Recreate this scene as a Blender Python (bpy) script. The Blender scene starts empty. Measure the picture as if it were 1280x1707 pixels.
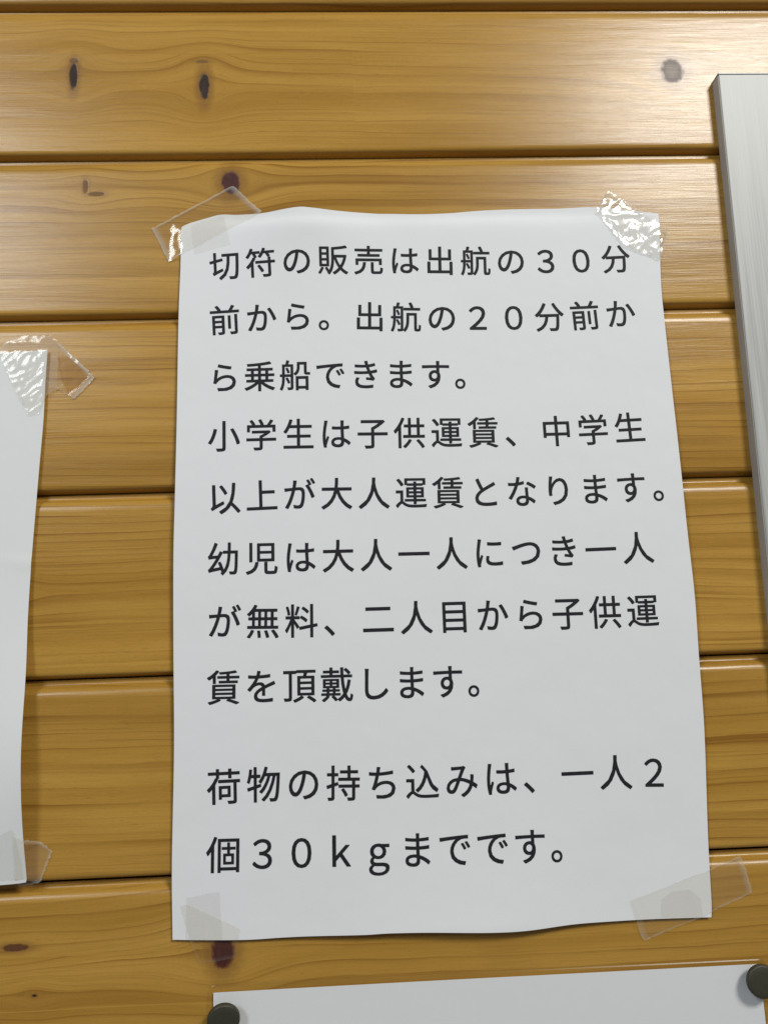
import bpy, math, random
import numpy as np
from mathutils import Matrix, Vector, noise as mn

# All measures below are millimetres on the wall: x to the right, y up, z out of the wall towards the viewer.
S = 0.001
def W(x, y, z=0.0):
    return (x * S, -z * S, y * S)

scn = bpy.context.scene
col = scn.collection

# ------------------------------------------------------------------ camera
cam_d = bpy.data.cameras.new("camera")
cam = bpy.data.objects.new("camera", cam_d)
col.objects.link(cam)
cam_d.sensor_fit = 'VERTICAL'
cam_d.sensor_height = 36.0
cam_d.lens = 36.0 * 1286.17 / 1707.0
cam_d.clip_start = 0.01
cam_d.clip_end = 50.0
Mw = Matrix(((0.9987533, 0.0291637, -0.0405135), (-0.0352091, 0.9868781, -0.1575814), (0.0353862, 0.1588114, 0.9866746)))
Rx = Matrix(((1, 0, 0), (0, 0, -1), (0, 1, 0)))
cam.matrix_world = Matrix.Translation(W(77.075, -164.77, 321.374)) @ (Rx @ Mw).to_4x4()
scn.camera = cam

# ------------------------------------------------------------------ room light (indoors: soft grey surroundings and two ceiling lamps)
world = bpy.data.worlds.new("World")
scn.world = world
world.use_nodes = True
bg = world.node_tree.nodes["Background"]
bg.inputs[0].default_value = (0.94, 0.965, 1.0, 1)
bg.inputs[1].default_value = 0.16

def lamp(name, pos, target, sx, sy, power, color):
    l = bpy.data.lights.new(name, 'AREA')
    l.shape = 'RECTANGLE'; l.size = sx; l.size_y = sy; l.energy = power; l.color = color
    o = bpy.data.objects.new(name, l); col.objects.link(o)
    p, t = Vector(W(*pos)), Vector(W(*target))
    o.location = p
    o.rotation_euler = (t - p).to_track_quat('-Z', 'Y').to_euler()
    return o
lamp("ceiling_lamp", (1220, 1480, 1800), (200, 0, 0), 0.62, 0.46, 49, (1.0, 0.985, 0.93))
lamp("window_light", (-900, 830, 1450), (0, -100, 0), 0.40, 0.48, 14, (0.90, 0.96, 1.0))

scn.view_settings.view_transform = 'Standard'
scn.view_settings.look = 'None'
scn.view_settings.exposure = 0.0
scn.view_settings.gamma = 1.0
scn.cycles.max_bounces = 8
scn.cycles.transparent_max_bounces = 16

MAIN = [[[5.19, 16.88], [9.06, 19.02], [16.18, 21.23], [22.83, 22.8], [30.81, 22.62], [41.61, 22.51], [51.02, 23.68], [57.7, 24.36], [62.99, 23.9], [73.57, 22.93], [89.64, 22.38], [108.51, 21.7], [122.08, 22.01], [138.43, 22.99], [157.56, 23.43], [174.09, 23.62], [189.21, 23.89], [204.34, 22.58], [220.0, 20.37]], [[3.59, -276.88], [13.16, -277.43], [31.44, -278.14], [44.53, -277.92], [55.8, -277.83], [76.06, -277.99], [86.65, -277.73], [102.73, -278.04], [126.28, -279.14], [140.12, -279.23], [157.54, -278.24], [172.66, -278.13], [191.18, -278.21], [213.06, -278.69]], [[5.19, 16.88], [4.89, -3.73], [4.35, -26.1], [4.11, -71.96], [3.7, -104.24], [3.31, -130.49], [3.53, -166.82], [3.91, -206.58], [3.22, -249.36], [3.59, -276.88]], [[220.0, 20.37], [218.98, 7.02], [217.48, -15.0], [217.27, -31.82], [217.3, -62.7], [217.52, -98.9], [217.63, -126.1], [218.09, -152.83], [217.54, -177.16], [217.02, -208.1], [214.68, -248.92], [213.72, -272.3], [213.06, -278.69]]]
LEFTP = [[-51.12, -39.13], [-51.62, -54.35], [-51.84, -70.15], [-52.87, -90.81], [-53.71, -108.55], [-54.61, -129.69], [-54.93, -152.82], [-54.12, -176.45], [-53.75, -196.91], [-53.27, -212.49], [-52.33, -232.56], [-51.56, -243.79], [-50.98, -251.63]]
TAPE_TL = [[-7.99, 16.6], [27.84, 36.85], [40.77, 23.33], [-0.25, 0.64]]
PATCH_TL = [[9.31, 18.05], [23.54, 22.14], [26.66, 7.81], [10.68, 3.27]]
TAPE_TR = [[191.13, 21.16], [197.52, 31.98], [224.13, 11.31], [217.56, -3.08], [202.33, 4.1]]
PATCH_TR = [[218.8, 19.29], [217.12, -1.92], [202.38, 4.68], [196.9, 21.08]]
TAPE_BR = [[180.75, -271.03], [227.95, -256.67], [230.99, -270.7], [185.56, -286.58]]
PATCH_BR = [[192.79, -277.75], [193.64, -271.19], [198.23, -268.3], [205.47, -267.97], [209.4, -271.92], [209.71, -278.33]]
TAPE_BL = [[6.39, -264.65], [9.13, -264.34], [29.24, -273.91], [27.36, -284.91], [13.31, -286.34]]
PATCH_BL = [[8.89, -261.95], [21.5, -260.36], [22.61, -277.66], [8.51, -276.98]]
TAPE_LP = [[-72.08, -38.6], [-68.75, -34.1], [-61.27, -32.1], [-49.87, -32.61], [-31.16, -51.54], [-39.7, -61.15], [-46.11, -55.98], [-50.29, -58.52], [-53.47, -67.64], [-57.93, -68.05], [-63.27, -58.21], [-68.75, -46.16]]
PATCH_LP_BL = [[-67.19, -237.35], [-55.99, -232.99], [-52.81, -244.56], [-52.09, -251.78], [-66.46, -253.72]]
TAPE_LP_BR = [[-55.89, -235.64], [-48.48, -238.61], [-43.09, -242.8], [-47.03, -253.96], [-55.12, -255.32]]
STUCK = [[-47.31, -41.83], [-42.76, -41.93], [-33.44, -51.23], [-38.33, -56.42], [-42.28, -58.71], [-45.78, -50.68]]
TEXT = [["切符の販売は出航の３０分", [24.24, 40.02, 55.8, 71.58, 87.37, 103.17, 118.96, 134.77, 150.57, 166.38, 182.2, 198.02], [-2.39, -1.63, -1.18, -1.02, -1.12, -1.41, -1.83, -2.3, -2.7, -2.92, -2.81, -2.22]], ["前から。出航の２０分前か", [24.25, 39.9, 55.57, 71.28, 87.0, 102.75, 118.53, 134.33, 150.15, 166.0, 181.88, 197.78], [-27.81, -27.07, -26.88, -27.09, -27.53, -28.08, -28.62, -29.05, -29.29, -29.26, -28.93, -28.25]], ["ら乗船できます。", [23.95, 39.06, 54.15, 69.23, 84.29, 99.33, 114.36, 129.38], [-53.89, -53.72, -53.66, -53.73, -53.91, -54.21, -54.64, -55.18]], ["小学生は子供運賃、中学生", [23.87, 39.5, 55.14, 70.81, 86.5, 102.21, 117.95, 133.7, 149.48, 165.28, 181.09, 196.94], [-79.82, -79.75, -79.8, -79.95, -80.19, -80.48, -80.78, -81.05, -81.23, -81.26, -81.07, -80.58]], ["以上が大人運賃となります。", [23.97, 39.52, 55.07, 70.63, 86.19, 101.76, 117.34, 132.92, 148.51, 164.1, 179.7, 195.31, 210.92], [-106.41, -105.9, -105.78, -105.91, -106.19, -106.51, -106.82, -107.05, -107.17, -107.16, -107.04, -106.84, -106.58]], ["幼児は大人一人につき一人", [23.6, 39.26, 54.91, 70.57, 86.22, 101.88, 117.53, 133.18, 148.84, 164.49, 180.14, 195.79], [-131.86, -131.98, -132.05, -132.12, -132.22, -132.35, -132.52, -132.7, -132.85, -132.94, -132.9, -132.64]], ["が無料、二人目から子供運", [23.83, 39.41, 55.0, 70.59, 86.19, 101.8, 117.42, 133.04, 148.67, 164.31, 179.95, 195.6], [-157.31, -157.83, -158.12, -158.26, -158.32, -158.37, -158.42, -158.51, -158.63, -158.76, -158.86, -158.87]], ["賃を頂戴します。", [23.48, 38.66, 53.76, 68.78, 83.73, 98.59, 113.38, 128.09], [-183.42, -183.62, -183.8, -183.97, -184.13, -184.27, -184.4, -184.51]], ["荷物の持ち込みは、一人２", [23.38, 39.02, 54.66, 70.28, 85.9, 101.5, 117.09, 132.68, 148.25, 163.81, 179.37, 194.91], [-221.67, -221.5, -221.77, -222.21, -222.64, -222.93, -223.02, -222.92, -222.72, -222.57, -222.69, -223.36]], ["個３０ｋｇまでです。", [23.18, 38.27, 53.32, 68.33, 83.3, 98.24, 113.15, 128.01, 142.84, 157.63], [-247.1, -247.35, -247.59, -247.84, -248.08, -248.32, -248.56, -248.8, -249.03, -249.27]]]

# ------------------------------------------------------------------ helpers
def mesh_obj(name, verts, faces, mat, parent=None, smooth=True, loc=None):
    """verts in millimetres (x, y, z) on the wall; loc = origin in the same frame"""
    ox, oy, oz = loc or (0, 0, 0)
    m = bpy.data.meshes.new(name)
    m.from_pydata([W(v[0] - ox, v[1] - oy, v[2] - oz) for v in verts], [], faces)
    m.update()
    if smooth:
        m.polygons.foreach_set('use_smooth', [True] * len(m.polygons))
    m.materials.append(mat)
    o = bpy.data.objects.new(name, m)
    col.objects.link(o)
    o.location = W(ox, oy, oz)
    if parent is not None:
        o.parent = parent
        o.matrix_parent_inverse = Matrix.Identity(4)
        o.location = Vector(W(ox, oy, oz)) - parent.location
    return o

def empty(name, loc, label, cat, group=None):
    o = bpy.data.objects.new(name, None)
    o.empty_display_size = 0.01
    col.objects.link(o)
    o.location = W(*loc)
    tag(o, label, cat, group)
    return o

def tag(o, label, cat, group=None):
    o["label"] = label; o["category"] = cat
    if group: o["group"] = group
    return o

class NT:
    def __init__(s, name):
        s.mat = bpy.data.materials.new(name); s.mat.use_nodes = True
        s.t = s.mat.node_tree; s.t.nodes.clear()
        s.out = s.t.nodes.new('ShaderNodeOutputMaterial')
    def n(s, typ, **kw):
        nd = s.t.nodes.new(typ)
        for k, v in kw.items(): setattr(nd, k, v)
        return nd
    def put(s, sock, v):
        if v is None: return
        if isinstance(v, bpy.types.NodeSocket): s.t.links.new(v, sock)
        elif isinstance(v, (tuple, list)) and len(v) == 3 and sock.type == 'RGBA': sock.default_value = (*v, 1)
        else: sock.default_value = v
    def m(s, op, a, b=None, c=None, clamp=False):
        nd = s.n('ShaderNodeMath', operation=op, use_clamp=clamp)
        for i, v in enumerate((a, b, c)):
            if v is not None: s.put(nd.inputs[i], v)
        return nd.outputs[0]
    def xyz(s, x, y, z=0.0):
        nd = s.n('ShaderNodeCombineXYZ')
        for i, v in enumerate((x, y, z)): s.put(nd.inputs[i], v)
        return nd.outputs[0]
    def noise(s, vec, scale=1.0, detail=2.0, rough=0.5, dist=0.0):
        nd = s.n('ShaderNodeTexNoise')
        s.put(nd.inputs['Vector'], vec)
        nd.inputs['Scale'].default_value = scale; nd.inputs['Detail'].default_value = detail
        nd.inputs['Roughness'].default_value = rough; nd.inputs['Distortion'].default_value = dist
        return nd.outputs['Fac']
    def mix(s, f, a, b, blend='MIX'):
        nd = s.n('ShaderNodeMix', data_type='RGBA', blend_type=blend)
        s.put(nd.inputs[0], f); s.put(nd.inputs[6], a); s.put(nd.inputs[7], b)
        return nd.outputs[2]
    def step(s, v, a, b):
        """smoothstep of v from a to b, clamped"""
        nd = s.n('ShaderNodeMapRange', interpolation_type='SMOOTHSTEP')
        s.put(nd.inputs[0], v); nd.inputs[1].default_value = a; nd.inputs[2].default_value = b
        return nd.outputs[0]
    def bump(s, h, strength=1.0, dist=0.001):
        nd = s.n('ShaderNodeBump'); s.put(nd.inputs['Height'], h)
        nd.inputs['Strength'].default_value = strength; nd.inputs['Distance'].default_value = dist
        return nd.outputs[0]
    def principled(s, **kw):
        nd = s.n('ShaderNodeBsdfPrincipled')
        for k, v in kw.items(): s.put(nd.inputs[k.replace('_', ' ')], v)
        return nd
    def done(s, shader):
        s.t.links.new(shader, s.out.inputs[0]); return s.mat

# ------------------------------------------------------------------ materials
def wood(name, seed, y0, knots=(), patches=(), lines=1.0, tone=1.0, grain_wave=1.0):
    """varnished pine; y0 = the board's top seam (mm), knots: (x, y, rx, ry, kind, amount), patches: (x0, x1, y0, y1, tone, shift) of glued strips"""
    N = NT(name)
    tc = N.n('ShaderNodeTexCoord').outputs['Object']
    sp = N.n('ShaderNodeSeparateXYZ'); N.put(sp.inputs[0], tc)
    x = N.m('MULTIPLY', sp.outputs[0], 1000.0)
    y = N.m('MULTIPLY', sp.outputs[2], 1000.0)          # 0 at the top seam, negative downwards
    sx, sy = seed * 137.31, seed * 71.7
    # glued strips: their own tone and their own grain
    ptone, pshift = 1.0, 0.0
    for (a, b, c, d, t, sh) in patches:
        c -= y0; d -= y0
        k = N.m('MULTIPLY', N.step(x, a - .5, a + .5), N.m('SUBTRACT', 1.0, N.step(x, b - .5, b + .5)))
        k = N.m('MULTIPLY', k, N.m('MULTIPLY', N.step(y, c - .35, c + .35), N.m('SUBTRACT', 1.0, N.step(y, d - .35, d + .35))))
        ptone = N.m('MULTIPLY_ADD', k, t - 1.0, ptone)
        pshift = N.m('MULTIPLY_ADD', k, sh, pshift)
    g = y
    kn_mask = kn_halo = None
    for (kx, ky, rx, ry, kind, amt) in knots:
        ky -= y0
        dx = N.m('SUBTRACT', x, kx); dy = N.m('SUBTRACT', y, ky)
        wx, wy = rx * 3.0 + 7, ry * 1.5 + 5
        q = N.m('ADD', N.m('POWER', N.m('ABSOLUTE', N.m('DIVIDE', dx, wx)), 2.0), N.m('POWER', N.m('ABSOLUTE', N.m('DIVIDE', dy, wy)), 2.0))
        e = N.m('EXPONENT', N.m('MULTIPLY', q, -1.0))
        g = N.m('SUBTRACT', g, N.m('MULTIPLY', N.m('MULTIPLY', dy, e), 0.95 * amt))
        nz = N.m('MULTIPLY', N.m('SUBTRACT', N.noise(N.xyz(N.m('MULTIPLY', x, .45), N.m('MULTIPLY', y, .3), seed), 1, 2), .5), 0.6)
        r = N.m('SQRT', N.m('ADD', N.m('POWER', N.m('ABSOLUTE', N.m('DIVIDE', dx, rx)), 2.0), N.m('POWER', N.m('ABSOLUTE', N.m('DIVIDE', dy, ry)), 2.0)))
        r = N.m('ADD', r, nz)
        mk = N.m('MULTIPLY', N.m('SUBTRACT', 1.0, N.step(r, .75, 1.15)), min(1.0, amt))
        hl = N.m('MULTIPLY', N.m('SUBTRACT', 1.0, N.step(r, .8, 2.4)), min(1.0, amt) * .62)
        if kind == 'grey': kn_r = r
        kn_mask = kn_mask or {}
        kn_mask[kind] = mk if kind not in kn_mask else N.m('MAXIMUM', kn_mask[kind], mk)
        kn_halo = hl if kn_halo is None else N.m('MAXIMUM', kn_halo, hl)
    X = N.m('ADD', N.m('ADD', x, sx), N.m('MULTIPLY', pshift, 3.0)); G = N.m('ADD', N.m('ADD', g, sy), pshift)
    w1 = N.noise(N.xyz(N.m('MULTIPLY', X, .005), N.m('MULTIPLY', G, .022), seed), 1, 1)
    w2 = N.noise(N.xyz(N.m('MULTIPLY', X, .03), N.m('MULTIPLY', G, .10), seed + 3), 1, 2)
    G = N.m('ADD', G, N.m('MULTIPLY', N.m('SUBTRACT', w1, .5), 13.0 * grain_wave))
    G = N.m('ADD', G, N.m('MULTIPLY', N.m('SUBTRACT', w2, .5), 1.7))
    # growth rings: irregular spacing, soft towards one side and abrupt on the other
    j = N.noise(N.xyz(0.0, N.m('MULTIPLY', G, .07), seed + 9), 1, 2)
    t = N.m('ADD', N.m('MULTIPLY', G, .19), N.m('MULTIPLY', j, 4.2))
    f = N.m('FRACT', t)
    ring = N.m('SUBTRACT', N.m('POWER', f, 7.0), N.m('MULTIPLY', N.step(f, .955, 1.0), 1.0))
    ring = N.m('MAXIMUM', ring, 0.0)
    am = N.step(N.noise(N.xyz(N.m('MULTIPLY', X, .008), N.m('MULTIPLY', N.m('FLOOR', t), 1.37), seed + 5), 1, 2), .38, .66)
    ring = N.m('MULTIPLY', ring, N.m('MULTIPLY_ADD', am, .75, .25))
    f2 = N.m('FRACT', N.m('MULTIPLY', t, 2.63))
    ring2 = N.m('MULTIPLY', N.m('SUBTRACT', N.m('POWER', f2, 4.0), N.step(f2, .95, 1.0)), .42)
    am2 = N.step(N.noise(N.xyz(N.m('MULTIPLY', X, .012), N.m('MULTIPLY', G, .12), seed + 6), 1, 2), .45, .62)
    ring = N.m('MAXIMUM', ring, N.m('MULTIPLY', ring2, am2))
    broad = N.noise(N.xyz(N.m('MULTIPLY', X, .006), N.m('MULTIPLY', G, .085), seed + 7), 1, 3)
    fibre = N.noise(N.xyz(N.m('MULTIPLY', X, .06), N.m('MULTIPLY', G, 2.3), seed + 8), 1, 3, .6)
    fib0 = N.noise(N.xyz(N.m('MULTIPLY', x, .05), N.m('MULTIPLY', y, 1.1), seed + 1), 1, 3, .6)
    speck = N.noise(N.xyz(N.m('MULTIPLY', X, .9), N.m('MULTIPLY', G, 3.1), seed + 2), 1, 2, .6)
    c = N.mix(N.step(broad, .25, .75), (.390 * tone, .207 * tone, .032 * tone), (.505 * tone, .288 * tone, .058 * tone))
    c = N.mix(N.m('MULTIPLY', ring, 1.05 * lines, clamp=True), c, (.190, .072, .006))
    c = N.mix(N.step(fibre, .2, .8), N.mix(1.0, c, (.90, .88, .84), 'MULTIPLY'), c)
    c = N.mix(N.step(speck, .3, .7), N.mix(1.0, c, (.94, .93, .91), 'MULTIPLY'), c)
    dash = N.step(N.noise(N.xyz(N.m('MULTIPLY', X, .22), N.m('MULTIPLY', G, 2.9), seed + 15), 1, 2, .5), .64, .74)
    c = N.mix(N.m('MULTIPLY', dash, .32), c, (.16, .065, .010))      # resin canals
    # brown vertical smudges as old resin
    sm = N.step(N.noise(N.xyz(N.m('MULTIPLY', X, .018), N.m('MULTIPLY', G, .02), seed + 12), 1, 2), .58, .8)
    c = N.mix(N.m('MULTIPLY', sm, .28), c, (.25, .115, .022))
    if patches:
        c = N.mix(1.0, c, N.xyz(ptone, N.m('POWER', ptone, 1.15), N.m('POWER', ptone, 1.4)), 'MULTIPLY')
    rough = N.m('MULTIPLY_ADD', fib0, .12, .22)
    kb = 0.0
    if knots:
        kr = N.noise(N.xyz(N.m('MULTIPLY', x, .55), N.m('MULTIPLY', y, .35), seed + 4), 1, 3, .6)
        c = N.mix(kn_halo, c, (.17, .075, .020))
        for kind, mk in kn_mask.items():
            kc = {'dark': (.020, .008, .004), 'red': (.045, .009, .005), 'grey': (.105, .062, .034)}[kind]
            inner = N.mix(N.step(kr, .3, .75), kc, tuple(v * 1.7 for v in kc))
            if kind == 'grey':            # the big knot shows its own rings and a dark outline
                inner = N.mix(N.step(kn_r, .15, .95), N.mix(kr, (.13, .082, .055), (.21, .145, .10)), (.060, .034, .021))
            c = N.mix(mk, c, inner)
            rough = N.m('MULTIPLY_ADD', mk, .14 if kind == 'grey' else .38, rough)
            kb = N.m('ADD', kb, N.m('MULTIPLY', mk, N.m('MULTIPLY_ADD', kr, 0.0 if kind == 'grey' else .2, 0.0 if kind == 'grey' else -.4)))
    wav = N.noise(N.xyz(N.m('MULTIPLY', x, .012), N.m('MULTIPLY', y, .13), seed), 1, 2)
    fib_b = N.noise(N.xyz(N.m('MULTIPLY', x, .05), N.m('MULTIPLY', y, 1.6), seed + 8), 1, 3, .6)
    h = N.m('MULTIPLY', fib_b, .055)
    h = N.m('MULTIPLY_ADD', wav, .20, h)
    h = N.m('ADD', h, N.m('MULTIPLY', kb, .35)) if knots else h
    P = N.principled(Base_Color=c, Roughness=rough, Normal=N.bump(h, 1.0, .001))
    P.inputs['IOR'].default_value = 1.5
    P.inputs['Coat Weight'].default_value = .0
    P.inputs['Specular IOR Level'].default_value = .34
    P.inputs['Coat Roughness'].default_value = .2
    return N.done(P.outputs[0])

def paper_mat(name, colr, crease=1.0):
    N = NT(name)
    tc = N.n('ShaderNodeTexCoord').outputs['Object']
    f = N.noise(tc, 1500, 3, .6)
    b = N.noise(tc, 14, 2)
    c = N.mix(f, tuple(v * .965 for v in colr), colr)
    c = N.mix(N.m('MULTIPLY', N.step(b, .3, .7), .5), c, tuple(v * k for v, k in zip(colr, (.985, .987, .97))))
    w = N.noise(tc, 22, 3, .5)
    h = N.m('MULTIPLY_ADD', f, .018, N.m('MULTIPLY', w, (.85 * crease)))
    P = N.principled(Base_Color=c, Roughness=.62, Normal=N.bump(h, 1.0, .001))
    P.inputs['Specular IOR Level'].default_value = .3
    tr = N.n('ShaderNodeBsdfTranslucent'); N.put(tr.inputs[0], (.75, .72, .62))
    mx = N.n('ShaderNodeMixShader'); mx.inputs[0].default_value = .10
    N.t.links.new(P.outputs[0], mx.inputs[1]); N.t.links.new(tr.outputs[0], mx.inputs[2])
    return N.done(mx.outputs[0])

def ink_mat():
    N = NT('printed_ink')
    tc = N.n('ShaderNodeTexCoord').outputs['Object']
    c = N.mix(N.noise(tc, 900, 2), (.012, .0115, .014), (.024, .023, .027))
    P = N.principled(Base_Color=c, Roughness=.6); P.inputs['Specular IOR Level'].default_value = .15
    return N.done(P.outputs[0])

def tape_mat(name, gloss=.10, wr=1.0, rough=.10, clear=(.975, .965, .94), haze=(.72, .70, .65)):
    N = NT(name)
    tc = N.n('ShaderNodeTexCoord').outputs['Object']
    at = N.n('ShaderNodeAttribute', attribute_name='milk')
    n1 = N.noise(tc, 90, 1, .5, .8)
    n2 = N.noise(tc, 420, 2, .5, 1.2)
    h = N.m('ADD', N.m('MULTIPLY', N.m('ABSOLUTE', N.m('SUBTRACT', n1, .5)), wr), N.m('MULTIPLY', n2, .05 * wr))
    st = N.n('ShaderNodeAttribute', attribute_name='stuck')
    tr = N.n('ShaderNodeBsdfTransparent'); N.put(tr.inputs[0], N.mix(st.outputs['Fac'], clear, (.88, .80, .60)))
    df = N.n('ShaderNodeBsdfDiffuse'); N.put(df.inputs[0], haze)
    mx = N.n('ShaderNodeMixShader')
    N.put(mx.inputs[0], N.m('MULTIPLY', at.outputs['Fac'], N.m('MULTIPLY_ADD', n2, .6, .7), clamp=True))
    N.t.links.new(tr.outputs[0], mx.inputs[1]); N.t.links.new(df.outputs[0], mx.inputs[2])
    nrm = N.bump(N.m('MULTIPLY', h, N.m('SUBTRACT', 1.0, st.outputs['Fac'])), 1.0, .001)
    gl = N.n('ShaderNodeBsdfGlossy'); N.put(gl.inputs[0], (1, .99, .96)); gl.inputs['Roughness'].default_value = rough
    N.t.links.new(nrm, gl.inputs['Normal'])
    m2 = N.n('ShaderNodeMixShader'); m2.inputs[0].default_value = gloss
    N.t.links.new(mx.outputs[0], m2.inputs[1]); N.t.links.new(gl.outputs[0], m2.inputs[2])
    return N.done(m2.outputs[0])

def metal_mat(name, a, b, rough=.42, metallic=.55):
    N = NT(name)
    tc = N.n('ShaderNodeTexCoord').outputs['Object']
    sp = N.n('ShaderNodeSeparateXYZ'); N.put(sp.inputs[0], tc)
    x, z = sp.outputs[0], sp.outputs[2]
    s1 = N.noise(N.xyz(N.m('MULTIPLY', x, 420), N.m('MULTIPLY', z, 6)), 1, 3, .6)
    s2 = N.noise(N.xyz(N.m('MULTIPLY', x, 1700), N.m('MULTIPLY', z, 22)), 1, 2, .6)
    s = N.m('ADD', N.m('MULTIPLY', s1, .6), N.m('MULTIPLY', s2, .4))
    c = N.mix(N.step(s, .3, .7), a, b)
    P = N.principled(Base_Color=c, Roughness=N.m('MULTIPLY_ADD', s, .15, rough - .07), Metallic=metallic, Normal=N.bump(s, .35, .0002))
    return N.done(P.outputs[0])

def plain(name, c1, c2, rough, scale=400, bump=.1):
    N = NT(name)
    tc = N.n('ShaderNodeTexCoord').outputs['Object']
    n = N.noise(tc, scale, 3, .6)
    P = N.principled(Base_Color=N.mix(n, c1, c2), Roughness=rough, Normal=N.bump(n, bump, .0004))
    return N.done(P.outputs[0])

# ------------------------------------------------------------------ the wall of varnished pine boards
seams = [356.0, 280.3, 204.5, 128.6, 52.0, -24.2, -101.9, -178.2, -255.4, -332.0, -408.0, -484.0, -560.0]
wall = empty('wall', (100, -100, 0), 'wall of varnished yellow pine boards with dark grooves behind the taped papers', 'wall')
XL, XR = -460.0, 660.0
def board_profile(h):
    return [(-.12, -8.5), (-.12, -4.2), (-.121, -3.7), (-.17, -3.705), (-.22, -3.71), (-1.4, -3.8), (-2.4, -3.6), (-2.75, -2.7), (-3.3, -1.6), (-3.9, -1.0), (-4.8, -.52), (-5.8, -.2),
            (-7.0, -.03), (-7.8, 0), (-h * .5, 0), (-(h - 4.2), 0), (-(h - 3.5), -.02), (-(h - 2.8), -.12), (-(h - 2.2), -.36), (-(h - 1.7), -.8),
            (-(h - 1.3), -1.5), (-(h - 1.0), -2.6), (-(h - .6), -4.0), (-(h - .2), -5.0), (-(h - .2), -8.5)]
boards = {   # index of the top seam -> knots, glued strips, line strength, tone
    2: dict(tone=.93, knots=[], patches=[(-500, 700, 128, 150, .9, 7)]),
    3: dict(knots=[(-44.4, 92.4, 1.9, 6.4, 'dark', 1.0), (14.8, 87.0, 2.5, 7.2, 'dark', 1.1), (-44.4, 100.5, 2.2, 1.5, 'dark', .5), (14, 99.5, 3.0, .9, 'dark', .5)],
            patches=[(-500, 83, 67, 103.5, .965, 11), (83, 700, 67, 103.5, .99, 11.5)], lines=.75),
    4: dict(knots=[(26.7, 38.6, 4.2, 5.6, 'red', 1.15), (-37.5, 37.5, 1.3, 3.2, 'red', .55), (-32.5, 33.8, 3.4, 1.1, 'red', .6)],
            patches=[(-500, 700, -24, -6, 1.08, 9)], lines=1.0, tone=.95),
    5: dict(knots=[], patches=[(-500, 700, -101, -84.5, .86, 13), (-500, 700, -24, -36, 1.05, 3)], lines=1.1, tone=1.04),
    6: dict(knots=[(-58.5, -141.7, .7, .6, 'dark', .9)], patches=[(-500, 700, -134, -112, .95, 7), (-500, 700, -178, -160, 1.05, 17)], lines=1.15),
    7: dict(knots=[], patches=[(-500, 700, -203.6, -178, .9, 6), (-500, 700, -255, -240, .95, 14)], lines=1.0, tone=.98),
    8: dict(knots=[(22.5, -282.6, 4.4, 6.2, 'red', 1.1), (-56.2, -277.4, 5.0, 1.4, 'red', .8), (-48.2, -294.6, .9, .5, 'dark', 1.0)], patches=[(-500, 700, -300, -281, 1.03, 8)], lines=.9, tone=.93),
}
# one more knot, large and greyish, at the right of the same board
knot_grey = (233.6, 93.3, 5.4, 6.4, 'grey', 1.15)
for i in range(len(seams) - 1):
    y0, y1 = seams[i], seams[i + 1]
    h = y0 - y1
    prof = board_profile(h)
    xs = [XL, XL + 1] + [XL + 1 + k * (XR - XL - 2) / 14 for k in range(1, 14)] + [XR - 1, XR]
    vs, fs = [], []
    rnd = random.Random(i)
    for xx in xs:
        for (py, pz) in prof:
            wob = .12 * mn.noise(Vector((xx * .011, i * 3.1 + (0 if py > -h / 2 else 1.7), 0)))
            vs.append((xx, y0 + py + (wob if 0.2 < -py < h - .3 else 0), pz))
    n = len(prof)
    for a in range(len(xs) - 1):
        for b in range(n - 1):
            fs.append((a * n + b, a * n + b + 1, (a + 1) * n + b + 1, (a + 1) * n + b))
        fs.append((a * n + n - 1, a * n, (a + 1) * n, (a + 1) * n + n - 1))
    fs.append(tuple(range(n - 1, -1, -1))); fs.append(tuple((len(xs) - 1) * n + b for b in range(n)))
    cfg = dict(boards.get(i, {}))
    kn = list(cfg.pop('knots', []))
    if i == 3:
        kn.append(knot_grey)
    mat = wood('varnished_pine' if i == 0 else 'varnished_pine.%03d' % i, 2.3 + i * 1.71, y0, kn, cfg.get('patches', ()), cfg.get('lines', 1.0), cfg.get('tone', 1.0))
    mesh_obj('plank', vs, fs, mat, wall, True, (0, y0, 0))
back = plain('dark_backing', (.03, .018, .008), (.05, .03, .012), .9)
mesh_obj('backing_board', [(XL, seams[-1], -9), (XR, seams[-1], -9), (XR, seams[0], -9), (XL, seams[0], -9),
                           (XL, seams[-1], -12), (XR, seams[-1], -12), (XR, seams[0], -12), (XL, seams[0], -12)],
         [(0, 1, 2, 3), (5, 4, 7, 6), (0, 4, 5, 1), (1, 5, 6, 2), (2, 6, 7, 3), (3, 7, 4, 0)], back, wall, False, (100, -100, -10))

# ------------------------------------------------------------------ sheets of paper
def zmain(x, y):
    u = (x - 6.6) / 210; v = (19.6 - y) / 297
    vp = max(v, 0.0)
    z = 1.3 + 4.2 * math.exp(-((u - .25) / .12) ** 2) * math.exp(-vp / .07) + 1.2 * math.exp(-((u - .68) / .2) ** 2) * math.exp(-vp / .10)
    z += 3.4 * math.exp(-((u - .52) / .25) ** 2) * math.exp(-max(1 - v, 0) / .13)
    z += 2.2 * math.sin(math.pi * min(max(v, 0), 1)) ** 1.5
    z -= 1.9 * math.exp(-vp * 297 / 2.3) * min(max(z - 1.2, .5), 1)
    return z + .38 * mn.noise(Vector((x * .021, y * .010, 1.0)))

def zleft(x, y):
    return 1.5 + 7.5 * math.exp(-((y + 212) / 42.) ** 2) * math.exp(min(x + 45, 0) / 40.) + .12 * mn.noise(Vector((x * .02, y * .02, 4.0))) + .35 * math.exp(-((y + 131 + (x + 53) * .12) / 1.6) ** 2) * math.exp(-((x + 56) / 12.) ** 2)

def zbot(x, y):
    return 1.0 + .05 * mn.noise(Vector((x * .03, y * .03, 7.0)))

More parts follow.
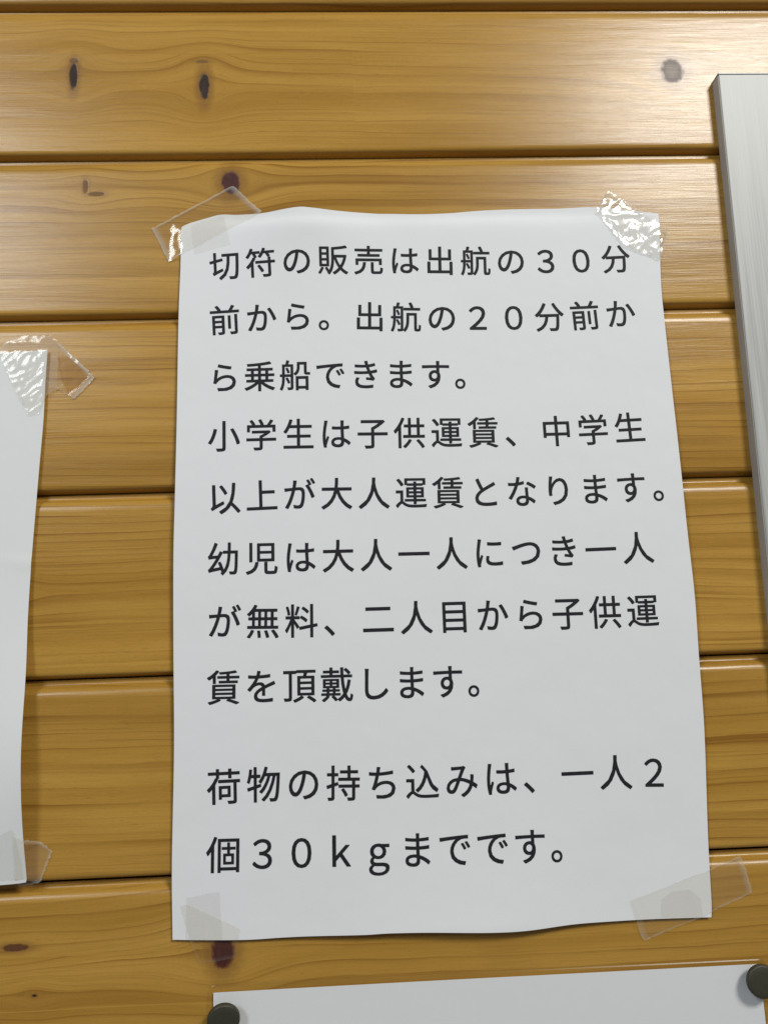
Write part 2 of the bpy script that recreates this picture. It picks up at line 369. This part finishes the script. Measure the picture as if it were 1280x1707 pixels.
def resample(pts, n):
    P = np.array(pts, float)
    # smooth curve through the points (Catmull-Rom), then even spacing
    d = [P[0]]
    for i in range(len(P) - 1):
        p0 = P[i - 1] if i else 2 * P[0] - P[1]
        p3 = P[i + 2] if i + 2 < len(P) else 2 * P[-1] - P[-2]
        for t in np.linspace(0, 1, 9)[1:]:
            d.append(.5 * ((2 * P[i]) + (-p0 + P[i + 1]) * t + (2 * p0 - 5 * P[i] + 4 * P[i + 1] - p3) * t * t + (-p0 + 3 * P[i] - 3 * P[i + 1] + p3) * t ** 3))
    d = np.array(d)
    s = np.r_[0, np.cumsum(np.hypot(*(np.diff(d, axis=0).T)))]
    q = np.linspace(0, s[-1], n)
    return np.c_[np.interp(q, s, d[:, 0]), np.interp(q, s, d[:, 1])]

def sheet(name, top, bot, left, right, zf, nx, ny, mat, thick=.12, parent=None, vpow=None):
    """a real thin sheet spanned by its four edges, bent by zf"""
    T, B = resample(top, nx), resample(bot, nx)
    L, Rr = resample(left, ny), resample(right, ny)
    vs = []
    for side in (0, 1):
        for jy in range(ny):
            v = jy / (ny - 1)
            for ix in range(nx):
                u = ix / (nx - 1)
                p = (1 - v) * T[ix] + v * B[ix] + (1 - u) * L[jy] + u * Rr[jy] - ((1 - u) * (1 - v) * T[0] + u * (1 - v) * T[-1] + (1 - u) * v * B[0] + u * v * B[-1])
                vs.append((p[0], p[1], zf(p[0], p[1]) - side * thick))
    fs, K = [], nx * ny
    for j in range(ny - 1):
        for i in range(nx - 1):
            a = j * nx + i
            fs.append((a, a + nx, a + nx + 1, a + 1)); fs.append((K + a, K + a + 1, K + a + nx + 1, K + a + nx))
    ring = [i for i in range(nx)] + [j * nx + nx - 1 for j in range(1, ny)] + [(ny - 1) * nx + i for i in range(nx - 2, -1, -1)] + [j * nx for j in range(ny - 2, 0, -1)]
    R0 = len(vs)                                   # the cut edge has vertices of its own, so the faces stay flat up to it
    vs += [vs[a] for a in ring] + [vs[K + a] for a in ring]
    nr = len(ring)
    for a in range(nr):
        b = (a + 1) % nr
        fs.append((R0 + a, R0 + b, R0 + nr + b, R0 + nr + a))
    cx = float(np.mean(T[:, 0])); cy = float(np.mean(L[:, 1]))
    o = mesh_obj(name, vs, fs, mat, parent, True, (cx, cy, 0))
    return o

white = paper_mat('white_paper', (.80, .805, .822))
white2 = paper_mat('white_paper_plain', (.78, .79, .785), .6)
notice = empty('notice', (110, -130, 0), 'large white notice with ten lines of black Japanese print, taped at its corners', 'notice')
sheet('paper', *MAIN, zmain, 130, 180, white, parent=notice)

# printed characters, each line one part
ink = ink_mat()
_cache = {}
def glyph(ch):
    if ch in _cache: return _cache[ch]
    c = bpy.data.curves.new('g', 'FONT'); c.body = ch; c.resolution_u = 4
    o = bpy.data.objects.new('g', c); col.objects.link(o)
    bpy.context.view_layer.update()
    m = bpy.data.meshes.new_from_object(o.evaluated_get(bpy.context.evaluated_depsgraph_get()))
    vs = [(v.co.x, v.co.y) for v in m.vertices]
    fs = [tuple(p.vertices) for p in m.polygons]
    if OFFS:                     # heavy print: four close passes of the same character
        v0, f0, vs, fs = vs, fs, [], []
        for k, (ax, ay) in enumerate(((-1, -1), (1, -1), (1, 1), (-1, 1))):
            fs += [tuple(len(vs) + w for w in f) for f in f0]
            vs += [(a + ax * OFFS * .72, b + ay * OFFS * .72, k * .015) for a, b in v0]
    bpy.data.objects.remove(o); bpy.data.curves.remove(c); bpy.data.meshes.remove(m)
    _cache[ch] = (vs, fs)
    return vs, fs
OFFS = 0.0
bx = [v[0] for v in glyph('一一')[0]]; b1 = [v[0] for v in glyph('一')[0]]
ADV = (max(bx) - max(b1))                # advance of one full-width character = 1 em in font units
g0 = glyph('国')[0]
CY = (max(v[1] for v in g0) + min(v[1] for v in g0)) / 2
_cache.clear()
OFFS = 0.0115 * ADV
EM = 14.4
EMX = 13.85
for (s, cx, cy) in TEXT:
    vs, fs = [], []
    for k, ch in enumerate(s):
        gv, gf = glyph(ch)
        k0, k1 = max(0, k - 1), min(len(s) - 1, k + 1)
        a = math.atan2(cy[k1] - cy[k0], cx[k1] - cx[k0])
        ca, sa = math.cos(a), math.sin(a)
        base = len(vs)
        for (gx, gy, *gz) in gv:
            lx = (gx / ADV - .5) * EMX; ly = (gy - CY) / ADV * EM
            X, Y = cx[k] + lx * ca - ly * sa, cy[k] + lx * sa + ly * ca
            vs.append((X, Y, zmain(X, Y) + .09 + (gz[0] if gz else 0)))
        fs += [tuple(base + q for q in f) for f in gf]
    mesh_obj('text_line', vs, fs, ink, notice, False, (sum(cx) / len(cx), sum(cy) / len(cy), 1.5))

# plain sheet on the left, lying wide and curling off the wall at its lower right
lx0 = -348.0
lt = [(lx0, -46), (-250, -44.5), (-160, -42.2), (-71, -40), LEFTP[0]]
lb = [(lx0, -262), (-250, -258.5), (-160, -256), (-61.3, -253.7), LEFTP[-1]]
o = sheet('paper_sheet', lt, lb, [(lx0, -46), (lx0, -150), (lx0, -262)], LEFTP, zleft, 110, 90, white2)
tag(o, 'blank white paper sheet at the left edge, curling off the boards at its lower right', 'paper')

# sheet at the bottom inside a clear sleeve
bt = [(19.0, -296.5), (97.6, -296.45), (167.6, -296.6), (230.0, -296.7)]
o = sheet('paper_sheet', bt, [(18, -560), (97, -560), (167, -560), (232, -560)], [(19.0, -296.5), (18.5, -430), (18, -560)],
          [(230.0, -296.7), (230.6, -318.2), (231.3, -430), (232, -560)], zbot, 60, 60, paper_mat('white_paper_bottom', (.82, .835, .86), .5))
tag(o, 'blank white paper sheet in a clear sleeve under the two dark tacks', 'paper')

# ------------------------------------------------------------------ tape and film
def set_milk(o, vals):
    a = o.data.attributes.new('milk', 'FLOAT', 'POINT')
    a.data.foreach_set('value', vals)

def inside_main(x, y):
    # signed distance (mm, positive inside) to the main sheet's outline, near enough for tape
    lx = np.interp(-y, [-17, 277], [5.0, 3.4]); rx = np.interp(-y, [-20, 60, 200, 279], [220, 217.3, 217, 213])
    ty = np.interp(x, [5, 23, 90, 190, 220], [17, 22.6, 22.4, 23.6, 20.4]); by = np.interp(x, [3, 120, 213], [-277, -279, -278.7])
    return min(x - lx, rx - x, ty - y, y - by)
def inside_left(x, y):
    rx = np.interp(-y, [p[1] * -1 for p in LEFTP], [p[0] for p in LEFTP])
    ty = np.interp(x, [-348, -51], [-46, -39]); by = np.interp(x, [-348, -51], [-262, -251.6])
    return min(rx - x, ty - y, y - by)

def tape(poly, inside, zf, seed, mat, label, group, wrinkle=.25, milk=None, lift=.25, name='clear_tape', jag=.25, stuck=None, n=84, rings=16):
    P = np.array(poly, float)
    c = P.mean(0)
    d = np.r_[P, P[:1]]
    s = np.r_[0, np.cumsum(np.hypot(*(np.diff(d, axis=0).T)))]
    q = np.linspace(0, s[-1], n, endpoint=False)
    per = np.c_[np.interp(q, s, d[:, 0]), np.interp(q, s, d[:, 1])]
    rr = random.Random(seed)
    vs, mk = [(c[0], c[1])], [0.0]
    for r in range(1, rings + 1):
        t = 1 - (1 - r / rings) ** 1.5
        for k, p in enumerate(per):
            e = c + (p - c) * t
            if r == rings:
                e = e + np.array((rr.uniform(-jag, jag), rr.uniform(-jag, jag)))
            vs.append((e[0], e[1])); mk.append(t)
    out, ml = [], []
    def ins(x, y):
        c_ = False
        for (ax, ay), (bx_, by_) in zip(stuck, stuck[1:] + stuck[:1]):
            if (ay > y) != (by_ > y) and x < (bx_ - ax) * (y - ay) / (by_ - ay) + ax: c_ = not c_
        return 1.0 if c_ else 0.0
    for (x, y), t in zip(vs, mk):
        dd = float(inside(x, y))
        k = min(max((dd + 5) / 6.0, 0), 1); k = k * k * (3 - 2 * k)
        zw = .15
        z = zw + (zf(x, y) - zw) * k + lift
        if dd > -.3: z = max(z, zf(x, y) + .15)
        w = mn.noise(Vector((x * .12, y * .12, seed * 3.3))) + 1.1 * (.5 - abs(mn.noise(Vector((x * .10 + y * .13, (y - x) * .22, seed * 1.7))))) + .3 * (.4 - abs(mn.noise(Vector((x * .34, y * .28, seed)))))
        z += wrinkle * (max(w, -.5) + .5) * (1 - (.85 * ins(x, y) if stuck is not None else 0))
        out.append((x, y, z))
        ml.append(milk(x, y, t, dd) if milk else .06 + .22 * max(0, (t - .86) / .14))
    fs = []
    for k in range(n): fs.append((0, 1 + k, 1 + (k + 1) % n))
    for r in range(rings - 1):
        for k in range(n):
            a, b = 1 + r * n + k, 1 + r * n + (k + 1) % n
            fs.append((a, a + n, b + n, b))
    # orient towards the viewer
    ar = sum(per[i][0] * per[(i + 1) % n][1] - per[(i + 1) % n][0] * per[i][1] for i in range(n))
    if ar < 0: fs = [f[::-1] for f in fs]
    o = mesh_obj(name, out, fs, mat, None, True, (c[0], c[1], 0))
    set_milk(o, ml)
    if stuck is not None:
        a_ = o.data.attributes.new('stuck', 'FLOAT', 'POINT')
        a_.data.foreach_set('value', [ins(q_[0], q_[1]) for q_ in out])
    tag(o, label, 'tape', group)
    return o

t_smooth = tape_mat('clear_tape_smooth', .035, .06, .12)
t_wrink = tape_mat('clear_tape_wrinkled', .026, .12, .15)
t_crump = tape_mat('clear_tape_crumpled', .036, .10, .15, (.95, .945, .93))
t_matte = tape_mat('matte_tape', .015, .1, .4, (.978, .974, .964), (.60, .59, .57))
GC, GM = 'clear tape pieces holding the papers', 'matte tape patches on the paper corners'
def rim(edge, base=.03, w=.86):
    return lambda x, y, t, dd: base * (1 if dd < 0 else .4) + (edge * max(0, (t - w) / (1 - w)) if dd < 0.5 else edge * .2 * max(0, (t - w) / (1 - w)))
tape(TAPE_TL, inside_main, zmain, 1, t_smooth, 'clear tape strip slanting over a red knot at the large notice upper left corner', GC, .22, rim(.36, .015, .86))
tape(PATCH_TL, inside_main, zmain, 2, t_matte, 'grey show-through of double-sided tape behind the upper left corner of the large notice', GM, .02, lambda *a: .05, .12, 'tape_patch', .15)  # film added on the front, stands for tape stuck behind the paper
tape(TAPE_TR, inside_main, zmain, 3, t_crump, 'crumpled shiny clear tape over the upper right corner of the large notice', GC, .38, lambda x, y, t, dd: .04 + (.12 if t > .92 else 0) + (.04 if dd > 0 else .03), .5, n=140, rings=30, jag=.5)
tape(PATCH_TR, inside_main, zmain, 4, t_matte, 'dull second tape layer under the crumpled tape at the large notice upper right', GM, .05, lambda *a: .08, .1, 'tape_patch', .15)
tape(TAPE_BR, inside_main, zmain, 5, t_smooth, 'clear tape strip slanting across the lower right corner of the large notice', GC, .22, rim(.20, .03, .88))
tape(PATCH_BR, inside_main, zmain, 6, t_matte, 'rounded grey show-through of double-sided tape behind the lower right corner of the large notice', GM, .02, lambda *a: .06, .12, 'tape_patch', .12)  # added front film for the tape showing through from behind
tape(TAPE_BL, inside_main, zmain, 7, t_smooth, 'clear tape strip across the lower left corner of the large notice', GC, .15, rim(.05, .0, .85))
tape(PATCH_BL, inside_main, zmain, 8, t_matte, 'square grey show-through of double-sided tape behind the lower left corner of the large notice', GM, .02, lambda *a: .06, .12, 'tape_patch', .2)  # tape behind the sheet, shown by a film added in front
tape(TAPE_LP, inside_left, zleft, 9, t_wrink, 'wrinkled clear tape over the upper right corner of the left blank sheet', GC, .30,
     lambda x, y, t, dd: (.03 + .40 * max(0, (t - .86) / .14)) if (dd < 0 and x > -47) else (.14 if dd < 0 else .08), .35, n=160, rings=50, jag=.4, stuck=STUCK)
tape(PATCH_LP_BL, inside_left, zleft, 10, t_matte, 'matte grey tape patch on the lower right corner of the left blank sheet', GM, .02, lambda *a: .07, .12, 'tape_patch', .15)
tape(TAPE_LP_BR, inside_left, zleft, 11, t_smooth, 'short clear tape piece beside the lower right corner of the left blank sheet', GC, .25, rim(.28, .05, .8))

# clear sleeve over the bottom sheet
def sleeve():
    N = NT('clear_plastic')
    tr = N.n('ShaderNodeBsdfTransparent'); N.put(tr.inputs[0], (.95, .945, .935))
    gl = N.n('ShaderNodeBsdfGlossy'); gl.inputs['Roughness'].default_value = .22; N.put(gl.inputs[0], (1, 1, 1))
    mx = N.n('ShaderNodeMixShader'); mx.inputs[0].default_value = .012
    N.t.links.new(tr.outputs[0], mx.inputs[1]); N.t.links.new(gl.outputs[0], mx.inputs[2])
    return N.done(mx.outputs[0])
x0, x1, yt, yb, r = 16.8, 233.2, -293.6, -566.0, 3.0
out_ = []
for (cx_, cy_, a0) in ((x1 - r, yt - 1.2 - r, 0), (x0 + r, yt - r, 90), (x0 + r, yb + r, 180), (x1 - r, yb + r, 270)):
    for k in range(7):
        a = math.radians(a0 + k * 15); out_.append((cx_ + r * math.cos(a), cy_ + r * math.sin(a)))
n = len(out_); cxm, cym = (x0 + x1) / 2, (yt + yb) / 2
vs, fs = [], []
for (ins, zz) in ((0.0, .15), (0.0, 1.25), (.35, 1.5)):     # wall side, rounded rim, flat front
    for (px, py) in out_:
        vs.append((px - ins * (1 if px > cxm else -1), py - ins * (1 if py > cym else -1), zz))
for a in range(2):
    for k in range(n):
        fs.append((a * n + k, a * n + (k + 1) % n, (a + 1) * n + (k + 1) % n, (a + 1) * n + k))
fs.append(tuple(2 * n + k for k in range(n)))
o = mesh_obj('plastic_sleeve', vs, fs, sleeve(), None, False, (cxm, cym, 0))
tag(o, 'clear plastic sleeve with rounded corners around the bottom sheet', 'sleeve')

# ------------------------------------------------------------------ tacks
tk_head = plain('olive_tack_paint', (.030, .028, .016), (.048, .045, .028), .5, 900, .3)
tk_pin = plain('steel_pin', (.4, .4, .38), (.5, .5, .48), .3, 900, .05)
def lathe(prof, seg=40):
    vs, fs = [], []
    for k in range(seg):
        a = 2 * math.pi * k / seg
        for (r, z) in prof: vs.append((r * math.cos(a), r * math.sin(a), z))
    n = len(prof)
    for k in range(seg):
        for b in range(n - 1):
            i, j = k * n + b, ((k + 1) % seg) * n + b
            fs.append((i, j, j + 1, i + 1))
    return vs, fs
def tack(x, y, tilt, label):
    t = empty('thumbtack', (x, y, 1.6), label, 'tack', 'round dark tacks on the bottom sheet')
    hv, hf = lathe([(0.01, 2.3), (5.4, 2.3), (5.85, 2.5), (6.05, 2.9), (6.05, 4.1), (5.9, 4.45), (5.5, 4.65), (3.5, 4.78), (0.01, 4.82)])
    h = mesh_obj('head', [(a + x, b + y, c + 1.6) for a, b, c in hv], hf, tk_head, t, True, (x, y, 1.6))
    pv, pf = lathe([(.01, -7.5), (.5, -6), (.55, 1.6), (1.6, 2.0), (1.6, 2.35), (.01, 2.35)], 16)
    p_ = mesh_obj('pin', [(a + x, b + y, c + 1.6) for a, b, c in pv], pf, tk_pin, t, True, (x, y, 1.6))
    t.rotation_euler = tilt
    return t
tack(23.0, -303.3, (math.radians(14), 0, math.radians(8)), 'round dark olive tack near the left corner of the bottom sheet, tilted')
tack(228.9, -301.2, (0, 0, 0), 'round dark olive tack at the right corner of the bottom sheet')

# ------------------------------------------------------------------ brushed metal panel on the right
pm = metal_mat('brushed_grey_metal', (.32, .325, .31), (.47, .472, .45), .42, .0)
ps = metal_mat('panel_side_grey', (.38, .375, .36), (.46, .45, .43), .5, .0)
dk = plain('dark_gap', (.03, .03, .03), (.05, .05, .05), .7)
panel = empty('metal_panel', (380, -150, 0), 'brushed pale grey metal panel standing off the boards at the right edge', 'panel')
ZT = 5.7
lean = -.0112                              # its left side is not quite upright
def px(y): return 252.2 + (87 - y) * lean
PT, PB, PR = 86.4, -470.0, 600.0
def slab(name, y1, y0, z0, z1, mat, inset=0.0, right=PR, bev=.35):
    """leaning slab with a bevelled left front edge"""
    pts = lambda y: [(px(y) + inset, z0), (px(y) + inset, z1 - bev), (px(y) + inset + bev * .35, z1 - bev * .35), (px(y) + inset + bev, z1), (right, z1), (right, z0)]
    vs = [(a, y1, b) for a, b in pts(y1)] + [(a, y0, b) for a, b in pts(y0)]
    n = 6
    fs = [(k, k + n, (k + 1) % n + n, (k + 1) % n) for k in range(n)] + [tuple(range(n)), tuple(range(2 * n - 1, n - 1, -1))]
    return mesh_obj(name, vs, fs, mat, panel, False, (380, (y1 + y0) / 2, 0))
slab('face', PT, PB, .9, ZT, pm, .25)
slab('top_trim', PT + 1.0, PT + .35, .0, ZT + .15, pm, 0.0, bev=.2)
slab('trim_gap', PT + .34, PT + .01, .0, ZT - .5, dk, .3, bev=.1)
slab('side_strip', PT - .01, PB, .0, ZT - .45, ps, 0.0, px(-200) + 6, bev=.1)
